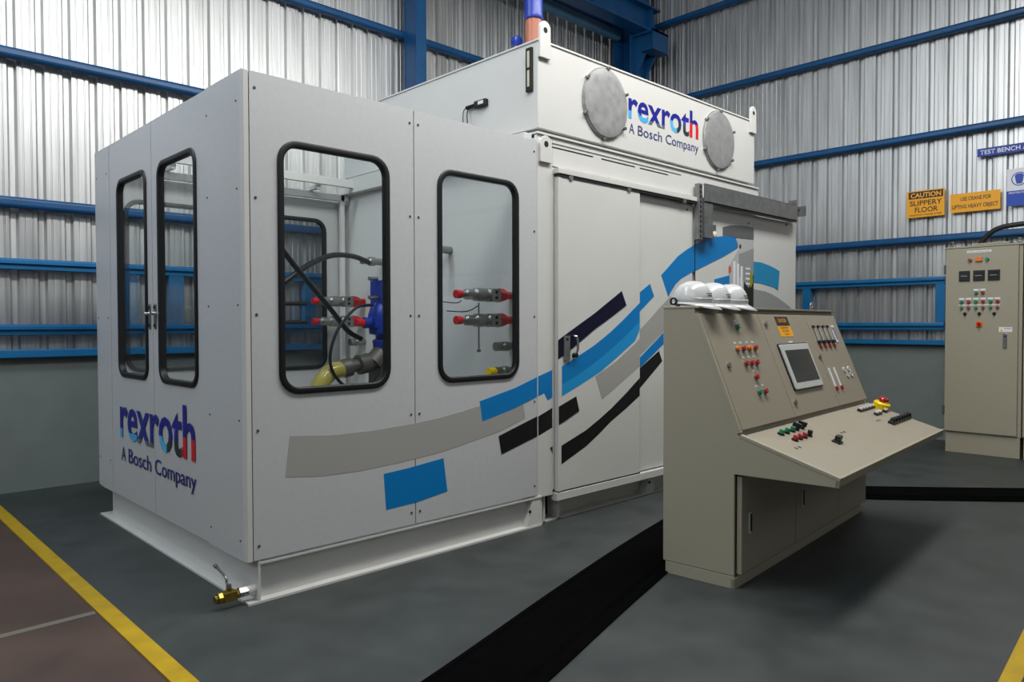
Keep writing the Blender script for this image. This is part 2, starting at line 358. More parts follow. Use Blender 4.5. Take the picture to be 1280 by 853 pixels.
# rear wall of the booth, with two glazed openings
pl_ = MB(); panel_hole(pl_, 'y', 6.19, 6.21, (1.67, ZB, 2.70, 2.60), (1.845, 1.10, 2.497, 2.40), .09); rp1 = pl_.build('rear_panel', INNER, bo)
pl_ = MB(); panel_hole(pl_, 'y', 6.19, 6.21, (2.705, ZB, 3.77, 2.60), (2.88, 1.06, 3.54, 2.40), .09); rp2 = pl_.build('rear_panel', INNER, bo)
window(rp1, 'y', 6.205, -1, (1.845, 1.10, 2.497, 2.40), .09); window(rp2, 'y', 6.205, -1, (2.88, 1.06, 3.54, 2.40), .09)
# inner frame
mb = MB()
for x in (1.70, 3.70):
    for y in (3.70, 6.13): mb.box(x-.02, y-.02, .235, x+.02, y+.02, 2.70)
mb.box(1.68, 6.11, 2.60, 3.76, 6.16, 2.66).box(1.68, 5.93, 2.70, 3.76, 5.97, 2.77).box(1.68, 3.68, 2.66, 3.76, 3.72, 2.72)
mb.box(1.68, 3.68, 2.66, 1.72, 6.16, 2.72)
for x in (2.1, 2.75, 3.35): mb.box(x, 5.97, 2.66, x+.04, 6.16, 2.70)
mb.build('inner_frame', WHITE, bo, bevel=.003)
MB().box(3.70, 3.70, 2.66, 3.775, 6.2, 2.80).build('side_rail', WHITE, bo, bevel=.004)
# printed bands on the booth
decal('grey_band', [(1.877,.855),(2.124,.832),(2.381,.830),(2.662,.841),(2.89,.860),(3.09,.887),(3.228,.909),(3.45,.945),(3.615,.978),(3.651,.789),(3.397,.718),(3.229,.693),(3.06,.665),(2.889,.640),(2.588,.618),(2.313,.606),(2.061,.612),(1.85,.637)], 'y', Y0, -1, DG, bo)
decal('blue_block', [(2.471,.566),(2.66,.577),(2.92,.602),(2.951,.387),(2.718,.358),(2.487,.35)], 'y', Y0, -1.2, DB, bo)
decal('blue_band', [(3.228,.939),(3.549,1.006),(3.771,1.071),(3.771,.931),(3.549,.866),(3.249,.803)], 'y', Y0, -1.6, DB, bo)
decal('black_band', [(3.397,.69),(3.771,.791),(3.771,.649),(3.423,.563)], 'y', Y0, -2.0, DK, bo)
# the coloured logotype: letters navy above, coloured below
def logo_mat(name, cuts, zc, axis, a0, a1, flip):
    """letters: navy above a line, by letter a second colour below it"""
    m = bpy.data.materials.new(name); m.use_nodes = True; nt = m.node_tree; b = nt.nodes['Principled BSDF']; b.inputs['Roughness'].default_value = .4
    g = nt.nodes.new('ShaderNodeNewGeometry'); sp = nt.nodes.new('ShaderNodeSeparateXYZ'); nt.links.new(g.outputs['Position'], sp.inputs[0])
    mr = nt.nodes.new('ShaderNodeMapRange'); mr.inputs[1].default_value = a0; mr.inputs[2].default_value = a1; nt.links.new(sp.outputs[axis], mr.inputs[0])
    cr = nt.nodes.new('ShaderNodeValToRGB'); cr.color_ramp.interpolation = 'CONSTANT'
    for i, (p, c) in enumerate(cuts):
        e = cr.color_ramp.elements[i] if i < 2 else cr.color_ramp.elements.new(p)
        e.position = p; e.color = (*srgb(c), 1)
    nt.links.new(mr.outputs[0], cr.inputs[0])
    hh = nt.nodes.new('ShaderNodeValToRGB'); hh.color_ramp.interpolation = 'CONSTANT'
    for i, (p, c) in enumerate(zc):
        e = hh.color_ramp.elements[i] if i < 2 else hh.color_ramp.elements.new(p)
        e.position = p; e.color = (c, c, c, 1)
    nt.links.new(mr.outputs[0], hh.inputs[0])
    gt = nt.nodes.new('ShaderNodeMath'); gt.operation = 'GREATER_THAN'; nt.links.new(sp.outputs[2], gt.inputs[0])
    ms = nt.nodes.new('ShaderNodeMath'); ms.operation = 'MULTIPLY'; ms.inputs[1].default_value = 4; nt.links.new(hh.outputs[0], ms.inputs[0]); nt.links.new(ms.outputs[0], gt.inputs[1])
    mx = nt.nodes.new('ShaderNodeMix'); mx.data_type = 'RGBA'; mx.inputs[7].default_value = (*srgb((22, 26, 140)), 1)
    nt.links.new(gt.outputs[0], mx.inputs[0]); nt.links.new(cr.outputs[0], mx.inputs[6]); nt.links.new(mx.outputs[2], b.inputs['Base Color'])
    return m
CUTS = [(0, (70, 175, 230)), (.27, (95, 108, 115)), (.57, (80, 185, 235)), (.665, (30, 52, 60)), (.845, (214, 22, 40))]
def zcuts(z): # thresholds as value/4, per letter
    return [(0, (z+.055)/4), (.14, (z+.040)/4), (.27, (z+.022)/4), (.43, (z+.022)/4), (.57, (z+.085)/4), (.72, (z+.08)/4), (.845, (z+.118)/4)]
LM1 = logo_mat('logotype_print_side', CUTS, zcuts(.660), 1, 5.72, 4.34, True)
LM2 = logo_mat('logotype_print_front', CUTS, zcuts(3.110), 0, 4.83, 5.86, False)
text('logotype', 'rexroth', LM1, bo, (SX-.0015, 5.72, .660), (0, -1, 0), (0, 0, 1), 1.38, .312, bold=.018)
for wd_, a_, b_ in (('A', 0, .068), ('Bosch', .115, .445), ('Company', .50, 1)): text('tagline_word', wd_, NAVYT, bo, (SX-.0015, 5.70-1.37*a_, .490), (0, -1, 0), (0, 0, 1), 1.37*(b_-a_), .098, bold=.004)
# drain ball valve at the foot of the corner
MB().cyl((1.700, 3.70, .065), (1.655, 3.70, .065), .026, 12).build('pipe_stub', WHITE, bo, smooth=True)
MB().cyl((1.655, 3.70, .065), (1.61, 3.70, .065), .028, 6).build('pipe_nut', STEEL, bo)
vb = MB().cyl((1.61, 3.70, .062), (1.595, 3.70, .062), .024, 12).box(1.525, 3.675, .038, 1.595, 3.725, .088).cyl((1.525, 3.70, .062), (1.50, 3.70, .062), .031, 6).cyl((1.50, 3.70, .062), (1.485, 3.70, .062), .020, 12).cyl((1.56, 3.70, .085), (1.56, 3.70, .112), .014, 10).build('drain_valve', BRASS, bo, bevel=.003, label='small brass drain valve with a steel lever at the booth corner')
MB().cyl((1.56, 3.70, .112), (1.56, 3.70, .122), .013, 6).tube([(1.56, 3.70, .117), (1.56, 3.725, .122), (1.56, 3.74, .150), (1.56, 3.85, .175)], .0065, 8).cyl((1.56, 3.85, .175), (1.56, 3.875, .18), .010, 8).build('lever', STEEL, vb, smooth=True)
# --- hydraulics seen through the glass
pm = MB().lathe([(0, .05), (.02, .10), (.12, .11), (.13, .085), (.16, .085), (.17, .135), (.32, .145), (.40, .12), (.43, .085), (.52, .085), (.53, .06), (.60, .06)], (3.43, 5.02, 1.20), (0, 0, 1), 18)
pm.box(3.34, 4.93, 1.60, 3.50, 5.11, 1.80); pm.cyl((3.50, 5.02, 1.70), (3.36, 4.90, 1.70), .04, 12).box(3.28, 4.95, 1.42, 3.50, 5.09, 1.50).cyl((3.30, 5.02, 1.46), (3.22, 5.02, 1.46), .045, 12)
pmo = pm.build('hydraulic_motor', PUMPB, bo, smooth=True, bevel=.004)
MB().cyl((3.22, 5.02, 1.46), (3.15, 5.02, 1.46), .03, 10).build('red_cap', RED, pmo)
for z in (1.86, 1.71): MB().cyl((3.33, 4.99, z-.05), (3.25, 4.99, z-.05), .016, 10).build('motor_fitting', STEEL, pmo)
MB().lathe([(0, .055), (.03, .075), (.09, .075), (.10, .05), (.16, .05), (.17, .08), (.26, .08), (.27, .06), (.36, .07)], (3.00, 5.02, 1.10), (.95, 0, .16), 14).cyl((3.30, 5.02, 1.13), (3.40, 5.02, 1.22), .085, 14).box(3.30, 4.96, .235, 3.46, 5.08, 1.15).build('cast_pipe_bend', mat('dark_cast_steel', (92, 90, 84), .5, metal=.5), bo, smooth=True)
MB().tube([(3.02, 5.02, 1.10), (2.92, 5.02, 1.08), (2.82, 5.01, .98), (2.74, 5.0, .78), (2.70, 5.0, .40)], .065, 14).build('suction_hose', TUBE, bo, smooth=True)
h = MB().tube([(3.62, 5.55, 1.99), (3.35, 5.4, 2.02), (3.0, 5.2, 1.98), (2.6, 5.0, 1.80), (2.25, 4.95, 1.50), (2.0, 4.9, 1.0)], .022, 10)
h.build('hydraulic_hose', BLACK, bo, smooth=True)
MB().tube([(2.2, 4.6, 2.1), (2.5, 4.8, 1.88), (2.9, 5.0, 1.58), (3.12, 5.1, 1.40), (3.25, 5.1, 1.33)], .020, 10).build('hydraulic_hose', BLACK, bo, smooth=True)
MB().tube([(3.28, 4.98, 1.60), (3.1, 4.95, 1.57), (2.93, 4.95, 1.38), (2.88, 4.95, 1.15), (3.0, 4.95, .98), (3.2, 4.95, .97), (3.34, 4.95, 1.12), (3.36, 4.95, 1.3)], .012, 8).build('thin_hose', BLACK, bo, smooth=True)
for z in (1.63, 1.47):
    MB().tube([(3.20, 5.9, z), (2.9, 5.85, z-.01), (2.5, 5.7, z-.06), (2.1, 5.5, z-.3)], .018, 8).build('hydraulic_hose', BLACK, bo, smooth=True)

# ================================================================ equipment container behind / right of the booth
CX0, CX1, CX2 = 3.78, 6.96, 7.85
co = root('equipment_container', (CX0, 3.66, 0), 'long white steel container with sliding doors and blue and black printed bands', 'container')
CF = 3.66; CB = 6.25
MB().box(CX0, CF+.03, .235, CX1, CB, 2.77).box(CX1, CF+.03, .235, CX2, CB, 2.60).build('body', WHITE, co, bevel=.004)
# corner posts, top rail, bottom rail
MB().box(CX0+.005, CF, .20, CX0+.165, CF+.03, 2.79).build('corner_post', WHITE, co, bevel=.004)
MB().box(CX0+.165, CF+.005, .235, CX0+.19, CF+.03, 2.58).build('door_jamb', WHITE, co, bevel=.003)
MB().box(CX0+.165, CF, 2.59, CX1+.03, CF+.03, 2.795).build('top_rail', WHITE, co, bevel=.003)
MB().box(CX0, CF-.012, 2.797, CX1+.02, CF+.10, 2.812).build('roof_edge', WHITE, co)
for x0, x1 in ((3.94, 4.40), (4.50, 4.93), (5.00, 5.40)): MB().box(x0, CF-.002, 2.722, x1, CF+.01, 2.730).build('slot', DARK, co)
MB().box(3.94, CF-.004, 2.752, 5.60, CF+.01, 2.756).build('slot', mat('joint_shade', (120, 122, 122)), co)
# lifting lug on the post
def lug(x, y, z, hgt, par, mt=WHITE, wd=.12, pad=True):
    pts = [(x, z), (x+wd, z), (x+wd, z+hgt-wd/2)] + [(x+wd/2+wd/2*math.cos(R(a)), z+hgt-wd/2+wd/2*math.sin(R(a))) for a in range(15, 180, 15)] + [(x, z+hgt-wd/2)]
    l_ = MB().prism(pts, y-.02, y, 'y').build('lifting_lug', mt, par, bevel=.003)
    MB().cyl((x+wd/2, y-.0215, z+hgt-wd/2), (x+wd/2, y-.02, z+hgt-wd/2), .022, 14).build('lug_hole', DARK, l_)
lug(3.80, CF, 2.60, .19, co)
# sliding door (proud) with track
MB().box(3.955, 3.612, 2.535, 5.79, CF, 2.575).build('door_track', WHITE, co, bevel=.004)
MB().box(3.96, 3.618, 2.515, 5.79, CF-.002, 2.536).build('track_slot', DARK, co)
sd = MB().box(3.964, 3.624, .225, 4.953, CF, 2.52).build('sliding_door', WHITE, co, bevel=.003)
MB().box(3.9645, 3.6215, .225, 3.995, 3.624, 2.51).build('door_edge_strip', WHITE, sd)
for x in (4.10, 4.80, 5.6): MB().cyl((x, 3.615, 2.525), (x, 3.645, 2.525), .025, 10).build('track_roller', GALV, co)
MB().box(3.955, CF-.035, .155, 7.0, CF+.03, .215).build('bottom_rail', WHITE, co, bevel=.004)
MB().box(4.93, 3.63, .20, 4.97, CF+.005, .226).build('floor_guide', DARK, sd)
# right-hand wall panels
MB().box(5.0, CF, .225, 5.79, CF+.03, 2.53).build('fixed_panel', WHITE, co, bevel=.002)
MB().box(5.835, CF+.002, .225, 6.90, CF+.03, 2.53).build('fixed_panel', WHITE, co, bevel=.002)
MB().box(6.905, CF+.008, .225, 7.85, CF+.03, 2.53).build('fixed_panel', WHITE, co, bevel=.002)
rivets([(5.70, 2.46), (7.62, 2.50), (6.80, 2.44)], 'y', CF, co, .012)
# bottom skid beams
mb = MB().box(4.04, 3.69, 0, 7.85, 3.79, .012).box(4.04, 3.765, .012, 7.85, 3.775, .155).box(4.04, 3.69, .143, 7.85, 3.79, .155)
mb.build('skid_beam', WHITE, co)
MB().box(3.80, 3.672, .0, 3.845, 3.70, .215).box(3.875, 3.69, 0, 3.895, 3.95, .20).box(4.035, 3.69, 0, 4.05, 3.80, .20).box(3.82, 3.69, 0, 4.05, 3.95, .010).build('skid_foot', WHITE, co)
MB().prism([(5.12, .012), (5.25, .012), (5.25, .15), (5.18, .15)], 3.69, 3.76, 'y').build('end_plate', WHITE, co)
MB().cyl((5.18, 3.69, .10), (5.18, 3.685, .10), .012, 12).build('bolt_hole', DARK, co)
# door furniture
MB().prism(rrect(4.02, 1.175, 4.085, 1.36, .006, 2), 3.612, 3.622, 'y').build('hasp_plate', GALV, sd, bevel=.002)
MB().cyl((4.052, 3.612, 1.335), (4.052, 3.609, 1.335), .01, 10).build('lock_screw', DARK, sd)
MB().tube([(4.112, 3.624, 1.36), (4.115, 3.585, 1.355), (4.13, 3.580, 1.33), (4.13, 3.580, 1.26), (4.13, 3.60, 1.22)], .009, 8).build('door_handle', CHROME, sd, smooth=True)
MB().cyl((4.133, 3.624, 1.215), (4.133, 3.59, 1.215), .018, 10).build('padlock', DARK, sd)
# printed bands on container (post y=3.66, door y=3.624, right of door y=3.66)
decal('blue_band', [(3.794,1.074),(3.94,1.113),(3.94,.913),(3.891,.895),(3.855,.95),(3.794,.932)], 'y', CF, -1, DB, co)
decal('black_band', [(3.794,.787),(3.94,.837),(3.94,.694),(3.794,.648)], 'y', CF, -1, DK, co)
decal('black_band', [(3.915,.546),(3.943,.556),(3.943,.50)], 'y', CF, -1, DK, co)
def dsc(pts): # decals were measured on y=3.60, bring them to the door face y=3.624
    k = 3.622/3.60; return [(x*k, (z-1.45)*k+1.45) for x, z in pts]
DY = 3.624
decal('black_band', dsc([(3.944,.85),(4.135,.912),(4.169,.801),(3.944,.716)]), 'y', 3.6212, -1, DK, sd)
decal('black_band', dsc([(3.975,.563),(4.25,.648),(4.40,.714),(4.554,.788),(4.74,.893),(4.922,1.006),(4.923,.862),(4.74,.772),(4.554,.689),(4.40,.603),(4.25,.527),(3.975,.427)]), 'y', DY, -1, DK, sd)
decal('blue_band', dsc([(3.981,1.14),(4.16,1.208),(4.348,1.285),(4.54,1.382),(4.724,1.491),(4.92,1.617),(4.921,1.464),(4.68,1.32),(4.429,1.188),(4.2,1.085),(3.981,1.007)]), 'y', DY, -1, DB, sd)
decal('light_blue_band', dsc([(3.981,1.007),(4.2,1.085),(4.429,1.188),(4.68,1.32),(4.921,1.464),(4.921,1.398),(4.858,1.309),(4.64,1.193),(4.429,1.084),(4.2,.998),(3.98,.923)]), 'y', DY, -1, DBL, sd)
decal('navy_band', dsc([(3.937,1.33),(4.001,1.363),(4.34,1.524),(4.68,1.706),(4.741,1.595),(4.55,1.50),(4.348,1.406),(4.14,1.293),(3.937,1.19)]), 'y', 3.6212, -1, DN, sd)
decal('grey_band', dsc([(4.359,1.049),(4.617,1.155),(4.858,1.289),(4.921,1.329),(4.922,1.102),(4.66,.973),(4.44,.865)]), 'y', DY, -1, DG, sd)
decal('blue_band', [(5.002,1.708),(5.143,1.782),(5.202,1.678),(5.002,1.548)], 'y', CF, -1, DB, co)
decal('grey_band', [(5.003,1.397),(5.32,1.609),(5.45,1.69),(5.45,1.45),(5.341,1.377),(5.004,1.185)], 'y', CF, -1, DG, co)
decal('blue_band', [(5.004,1.168),(5.341,1.37),(5.342,1.273),(5.004,1.083)], 'y', CF, -1.2, DB, co)
decal('black_band', [(5.004,1.080),(5.272,1.215),(5.322,1.127),(5.004,.915)], 'y', CF, -1.5, DK, co)
decal('blue_arc', [(5.304,1.861),(5.558,2.039),(5.70,2.108),(5.87,2.174),(6.077,2.242),(6.336,2.278),(6.50,2.283),(6.576,2.273),(6.588,2.183),(6.338,2.087),(6.1,2.011),(5.872,1.937),(5.72,1.885),(5.597,1.838),(5.52,1.79),(5.465,1.738),(5.41,1.678)], 'y', CF, -1, DB, co)
decal('dark_arc', [(6.309,2.358),(6.46,2.39),(6.609,2.402),(6.76,2.408),(6.90,2.403),(6.90,2.285),(6.658,2.28),(6.31,2.281)], 'y', CF, -1, DG2, co)
decal('printed_picture', [(6.552,2.271),(6.90,2.281),(6.90,1.45),(6.42,1.45),(6.429,2.011),(6.612,2.181)], 'y', CF, -1.3, mat('print_pale_grey', (186, 188, 188)), co)
pg = mat('print_machine_grey', (150, 152, 152))
decal('printed_machine', [(6.60,2.12),(6.90,2.20),(6.90,1.50),(6.70,1.50),(6.70,1.86),(6.62,1.90)], 'y', CF, -1.7, pg, co)
for x in (6.50, 6.57, 6.64): decal('printed_column', [(x,2.05-.3*(x-6.5)),(x+.045,2.05-.3*(x-6.5)),(x+.045,1.6),(x,1.6)], 'y', CF, -2.0, SIGNW, co)
for z in (2.0, 1.95, 1.90, 1.85, 1.80): decal('printed_slat', [(6.74,z),(6.83,z),(6.83,z-.018),(6.74,z-.018)], 'y', CF, -2.2, SIGNW, co)
decal('printed_figure', [(6.71,1.859),(6.80,1.80),(6.86,1.86),(6.90,1.952),(6.90,1.60),(6.71,1.60)], 'y', CF, -2.4, mat('print_dark_green', (24, 28, 20)), co)
decal('printed_figure', [(6.83,1.97),(6.87,1.95),(6.89,1.86),(6.84,1.80),(6.82,1.86)], 'y', CF, -2.8, mat('print_olive', (150, 150, 30)), co)
decal('printed_spot', [(6.42,1.99),(6.46,2.0),(6.46,1.94),(6.42,1.93)], 'y', CF, -2.2, mat('print_salmon', (214, 90, 70)), co)
decal('printed_spot', [(6.62,2.22),(6.65,2.22),(6.65,2.18),(6.62,2.18)], 'y', CF, -2.2, DK, co)
decal('blue_patch', [(6.165,1.861),(6.43,1.909),(6.43,1.70),(6.165,1.70)], 'y', CF, -2.6, DB, co)
decal('blue_arc', [(6.915,2.068),(7.08,2.068),(7.235,2.048),(7.36,2.026),(7.473,1.997),(7.44,1.797),(7.34,1.825),(7.238,1.838),(7.08,1.855),(6.915,1.862)], 'y', CF+.006, -1, mat('print_teal_blue', (26, 140, 190)), co)
decal('grey_arc', [(6.915,1.793),(7.16,1.776),(7.30,1.752),(7.427,1.719),(7.58,1.672),(7.738,1.614),(7.78,1.3),(6.915,1.3)], 'y', CF+.006, -1, mat('print_mid_grey', (150, 152, 152)), co)
# hydraulic test ports on the container end wall, inside the booth
def port(y, z, long=True, yellow=False, hose=False):
    c = (CX0, y, z); d = (-1, 0, 0)
    if long:
        p_ = MB().lathe([(0, .028), (.045, .028), (.05, .034), (.09, .050), (.14, .054), (.14, .03)], c, d, 6).build('port_flange', RED, co)
        MB().lathe([(.14, .048), (.24, .050), (.25, .040), (.27, .040), (.28, .048), (.36, .046), (.37, .034), (.40, .038), (.44, .038), (.45, .026), (.47, .026)], c, d, 14).box(CX0-.24, y-.052, z-.045, CX0-.15, y+.052, z+.045).build('valve_body', STEEL, p_, smooth=True, bevel=.003)
        for a in (-.02, .02): MB().cyl((CX0-.195, y-.052, z+a), (CX0-.195, y-.056, z+a), .012, 10).build('socket_screw', DARK, p_)
        MB().lathe([(.47, .020), (.49, .030), (.53, .030), (.53, .018)], c, d, 14).build('end_cap', RED, p_)
    else:
        p_ = MB().lathe([(0, .028), (.03, .028), (.04, .036), (.09, .036), (.10, .026), (.11, .034), (.16, .034)], c, d, 12).build('port_stub', STEEL, co, smooth=True)
        if yellow: MB().lathe([(.16, .024), (.17, .030), (.23, .030)], c, d, 12).build('end_cap', LYELLOW, p_)
    return p_
for y in (3.92, 5.88):
    port(y, 1.655); port(y, 1.475); port(y, 1.285, False); port(y, 1.105, False, True)
MB().cyl((3.46, 3.92, 1.60), (3.46, 3.92, 1.27), .006, 8).cyl((3.46, 3.92, 1.27), (3.46, 3.92, 1.25), .014, 8).build('hanging_pin', STEEL, co)
for y, z in ((5.55, 2.0), (4.62, 2.04)): MB().lathe([(0, .03), (.10, .03), (.11, .04), (.16, .04), (.17, .028), (.24, .028)], (CX0, y, z), (-1, 0, 0), 12).build('port_stub', STEEL, co, smooth=True)
MB().tube([(3.30, 3.92, 1.61), (3.4, 4.1, 1.60), (3.5, 4.4, 1.62)], .004, 6).tube([(3.46, 3.92, 1.58), (3.5, 4.1, 1.54), (3.6, 4.45, 1.55)], .004, 6).build('thin_wire', DARK, co)
MB().tube([(3.76, 3.86, 1.68), (3.74, 3.80, 1.6), (3.75, 3.80, 1.3), (3.75, 3.83, 1.10)], .008, 8).build('drain_tube', STEEL, co, smooth=True)

# galvanised cable tray bracket on the container
cb = root('cable_tray', (5.8, 3.55, 2.3), 'grey galvanised cable channel running along the top right of the container', 'cable tray')
mb = MB().box(5.86, 3.575, 2.535, 7.66, 3.59, 2.702).box(5.86, 3.575, 2.535, 7.66, 3.655, 2.547).box(5.86, 3.575, 2.695, 7.66, 3.60, 2.702).box(7.66, 3.575, 2.535, 7.675, 3.66, 2.76).box(7.69, 3.60, 2.535, 7.74, 3.66, 2.74)
mb.build('horizontal_channel', GALV, cb, bevel=.002)
MB().box(5.865, 3.58, 2.22, 6.0, 3.655, 2.535).build('drop_channel', GALV, cb, bevel=.002)
st = MB().box(5.795, 3.60, 2.20, 5.855, 3.645, 2.70).build('slotted_strut', GALV, cb, bevel=.003)
for k in range(11): MB().box(5.815, 3.5985, 2.215+.044*k, 5.835, 3.60, 2.243+.044*k).build('strut_slot', DARK, st)
MB().box(5.820, CF-.003, 1.50, 5.832, CF, 2.20).build('panel_joint', DARK, cb)
for x in (5.99, 6.09):
    MB().lathe([(0, .015), (.01, .032), (.03, .032), (.04, .015)], (x, 3.60, 2.265), (0, 1, 0), 14).build('roller', mat('nylon_cream', (226, 222, 206), .4), cb, smooth=True)
MB().prism([(5.97, 2.34), (6.12, 2.36), (6.12, 2.29), (6.05, 2.27), (5.97, 2.28)], 3.62, 3.65, 'y').build('roller_bracket', GALV, cb)
mb = MB()
for k in range(9): mb.box(7.62, 3.66+.12*k, 2.70, 7.95, 3.675+.12*k, 2.71)
mb.box(7.62, 3.6, 2.62, 7.63, 4.75, 2.73).box(7.94, 3.6, 2.62, 7.95, 4.75, 2.73).build('rear_tray', GALV, cb)

# ================================================================ tank / upper box standing on the container
tk = root('roof_tank', (CX0, 3.65, 2.83), 'large white rectangular tank on top of the container with two round grey covers', 'tank')
TX0, TX1, TZ0, TZ1 = 3.785, 6.885, 2.835, 3.458
MB().box(TX0, 3.65, TZ0, TX1, 6.22, TZ1-.012).build('shell', WHITE, tk, bevel=.004)
MB().box(TX0-.008, 3.642, TZ1-.014, TX1+.008, 6.23, TZ1).build('lid', WHITE, tk, bevel=.002)
MB().box(TX0+.03, 3.69, 2.79, TX1-.05, 6.15, TZ0).build('gap_shade_frame', mat('shade_grey', (120, 122, 124)), tk)  # fills the gap under the tank; its shade is put into the grey
def round_cover(x, z):
    c = MB().lathe([(0, .272), (.012, .272), (.012, .262), (.022, .258), (.026, .235), (.028, .20), (.028, .0)], (x, 3.65, z), (0, -1, 0), 40).build('round_cover', GALVD, tk, smooth=True)
    for k in range(6):
        a = R(25+60*k); px_, pz_ = x+.272*math.cos(a), z+.272*math.sin(a)
        MB().cyl((px_, 3.65, pz_), (px_, 3.615, pz_), .013, 8).build('wing_bolt', STEEL, c)
round_cover(4.53, 3.152); round_cover(6.20, 3.152)
text('logotype', 'rexroth', LM2, tk, (4.83, 3.648, 3.108), (1, 0, 0), (0, 0, 1), 1.03, .232, bold=.018)
for wd_, a_, b_ in (('A', 0, .068), ('Bosch', .115, .445), ('Company', .50, 1)): text('tagline_word', wd_, mat('print_text_slate', (50, 62, 120)), tk, (4.838+1.026*a_, 3.648, 2.985), (1, 0, 0), (0, 0, 1), 1.026*(b_-a_), .080, bold=.004)
def tank_lug(x):
    pts = [(x, 3.33), (x+.11, 3.33), (x+.11, 3.535)] + [(x+.055+.055*math.cos(R(a)), 3.535+.055*math.sin(R(a))) for a in range(15, 180, 15)] + [(x, 3.535)]
    l_ = MB().prism(pts, 3.628, 3.65, 'y').build('lifting_lug', WHITE, tk, bevel=.003)
    MB().cyl((x+.055, 3.6265, 3.525), (x+.055, 3.628, 3.525), .020, 14).build('lug_hole', DARK, l_)
tank_lug(3.785); tank_lug(6.775)
# sight glass and sensor on the end face
sg = MB().box(TX0-.02, 3.695, 3.10, TX0, 3.755, 3.41).build('sight_glass', BLACK, tk, bevel=.004)
for z0, z1 in ((3.27, 3.385), (3.135, 3.25)): MB().box(TX0-.023, 3.715, z0, TX0-.020, 3.735, z1).build('gauge_tube', mat('gauge_cream', (206, 200, 170)), sg)
se = MB().box(TX0-.035, 4.17, 3.10, TX0, 4.30, 3.15).build('sensor', BLACK, tk, bevel=.004)
MB().cyl((TX0-.02, 4.30, 3.125), (TX0-.02, 4.40, 3.125), .014, 10).build('sensor_plug', DARK, se)
MB().box(TX0-.037, 4.19, 3.115, TX0-.035, 4.25, 3.14).build('sensor_label', SIGNW, se)
MB().tube([(TX0-.02, 4.40, 3.125), (TX0-.03, 4.43, 3.08), (TX0-.03, 4.42, 2.85)], .004, 6).tube([(TX0-.02, 4.38, 3.12), (TX0-.04, 4.37, 3.05), (TX0-.03, 4.36, 2.85)], .004, 6).build('sensor_wire', DARK, se)
# beacon and breather cap on the lid
bc = MB().cyl((4.05, 3.95, TZ1), (4.05, 3.95, TZ1+.03), .075, 18).build('warning_beacon', DARK, tk)
MB().cyl((4.05, 3.95, TZ1+.03), (4.05, 3.95, TZ1+.29), .066, 20, .062).build('amber_lens', AMBER, bc, smooth=True)
MB().lathe([(0, .070), (.015, .074), (.03, .070), (.24, .066), (.27, .045), (.275, .0)], (4.05, 3.95, TZ1+.29), (0, 0, 1), 20).build('blue_dome', PLUGB, bc, smooth=True)
bp_ = MB().cyl((3.98, 4.06, TZ1), (3.98, 4.06, TZ1+.11), .022, 12).build('filler_neck', STEEL, tk)
MB().lathe([(0, .035), (.005, .042), (.05, .042), (.055, .035)], (3.98, 4.035, TZ1+.14), (0, 1, 0), 16).build('blue_cap', PLUGB, bp_, smooth=True)

# ================================================================ control console (local frame, rotated 4.4 degrees)
CR = R(4.4)
cs = root('control_console', (3.64, 2.036, 0), 'beige sloping control console with push buttons and a touch screen in front of the machine', 'control console', rz=CR)
L = 2.245
PT, PB = (.226, 1.507), (-.031, .861)          # panel top / bottom edge in (v, z)
D0, D1 = (-.031, .843), (-.550, .677)
prof = [(.435, .072), (.435, 1.545), (.24, 1.545), (.236, 1.50), (-.016, .85), (-.028, .836), (-.545, .669), (-.545, .632), (-.012, .629), (.0, .629), (.0, .072)]
def cbx(u0, u1, poly): return MB().prism(poly, u0, u1, 'x')
cbx(0, .018, prof).build('side_wall', BEIGE, cs, bevel=.003)
cbx(L-.018, L, prof).build('side_wall', BEIGE, cs, bevel=.003)
inn = [(.430, .075), (.430, 1.540), (.24, 1.540), (.226, 1.49), (-.020, .846), (-.036, .828), (-.52, .668), (-.52, .645), (.02, .640), (.02, .075)]
cbx(.018, L-.018, inn).build('body', BEIGE, cs)
MB().box(-.003, .215, 1.535, L+.003, .440, 1.547).build('top_plate', BEIGE, cs, bevel=.002)
MB().box(.02, .02, 0, L-.02, .415, .074).build('plinth', BEIGE, cs, bevel=.003)
MB().box(0.0, -.004, 0, .004, .42, .07).box(0, -.004, 0, L, 0.02, .055).build('plinth_skirt', BEIGE, cs, bevel=.002)
# slanted panel frame: helper placing geometry on a plane (u, s, n)
def plane_T(p0, p1):
    d = Vector((0, p1[0]-p0[0], p1[1]-p0[1])).normalized(); n = Vector((0, -d.z, d.y)) if False else Vector((1, 0, 0)).cross(d)
    if n.y > 0 and n.z < 0 or n.z < 0: n = -n
    o = Vector((0, p0[0], p0[1]))
    return lambda v: o + Vector((v[0], 0, 0)) + d*v[1] + n*v[2]
TP = plane_T(PT, PB); TD = plane_T(D0, D1)
seams = (.018, .786, 1.60, L-.018)
pd = []
for i in range(3):
    a, b = seams[i]+.003, seams[i+1]-.003
    pd.append(MB(TP).box(a, .004, -.018, b, .690, .010).build('upper_door', BEIGE2, cs, bevel=.004))
dd_ = []
for i in range(3):
    a, b = seams[i]+.002, seams[i+1]-.002
    dd_.append(MB(TD).box(a, .012, -.010, b, .535, .003).build('desk_plate', BEIGE2, cs, bevel=.002))
MB(TD).box(-.002, .0, -.012, .026, .548, .008).build('desk_edge', BEIGE, cs, bevel=.003)
MB(TD).box(0, .530, -.045, L, .548, .006).build('desk_front', BEIGE, cs, bevel=.003)
MB(TP).box(-.002, -.002, -.02, .022, .70, .006).build('panel_edge', BEIGE, cs, bevel=.003)
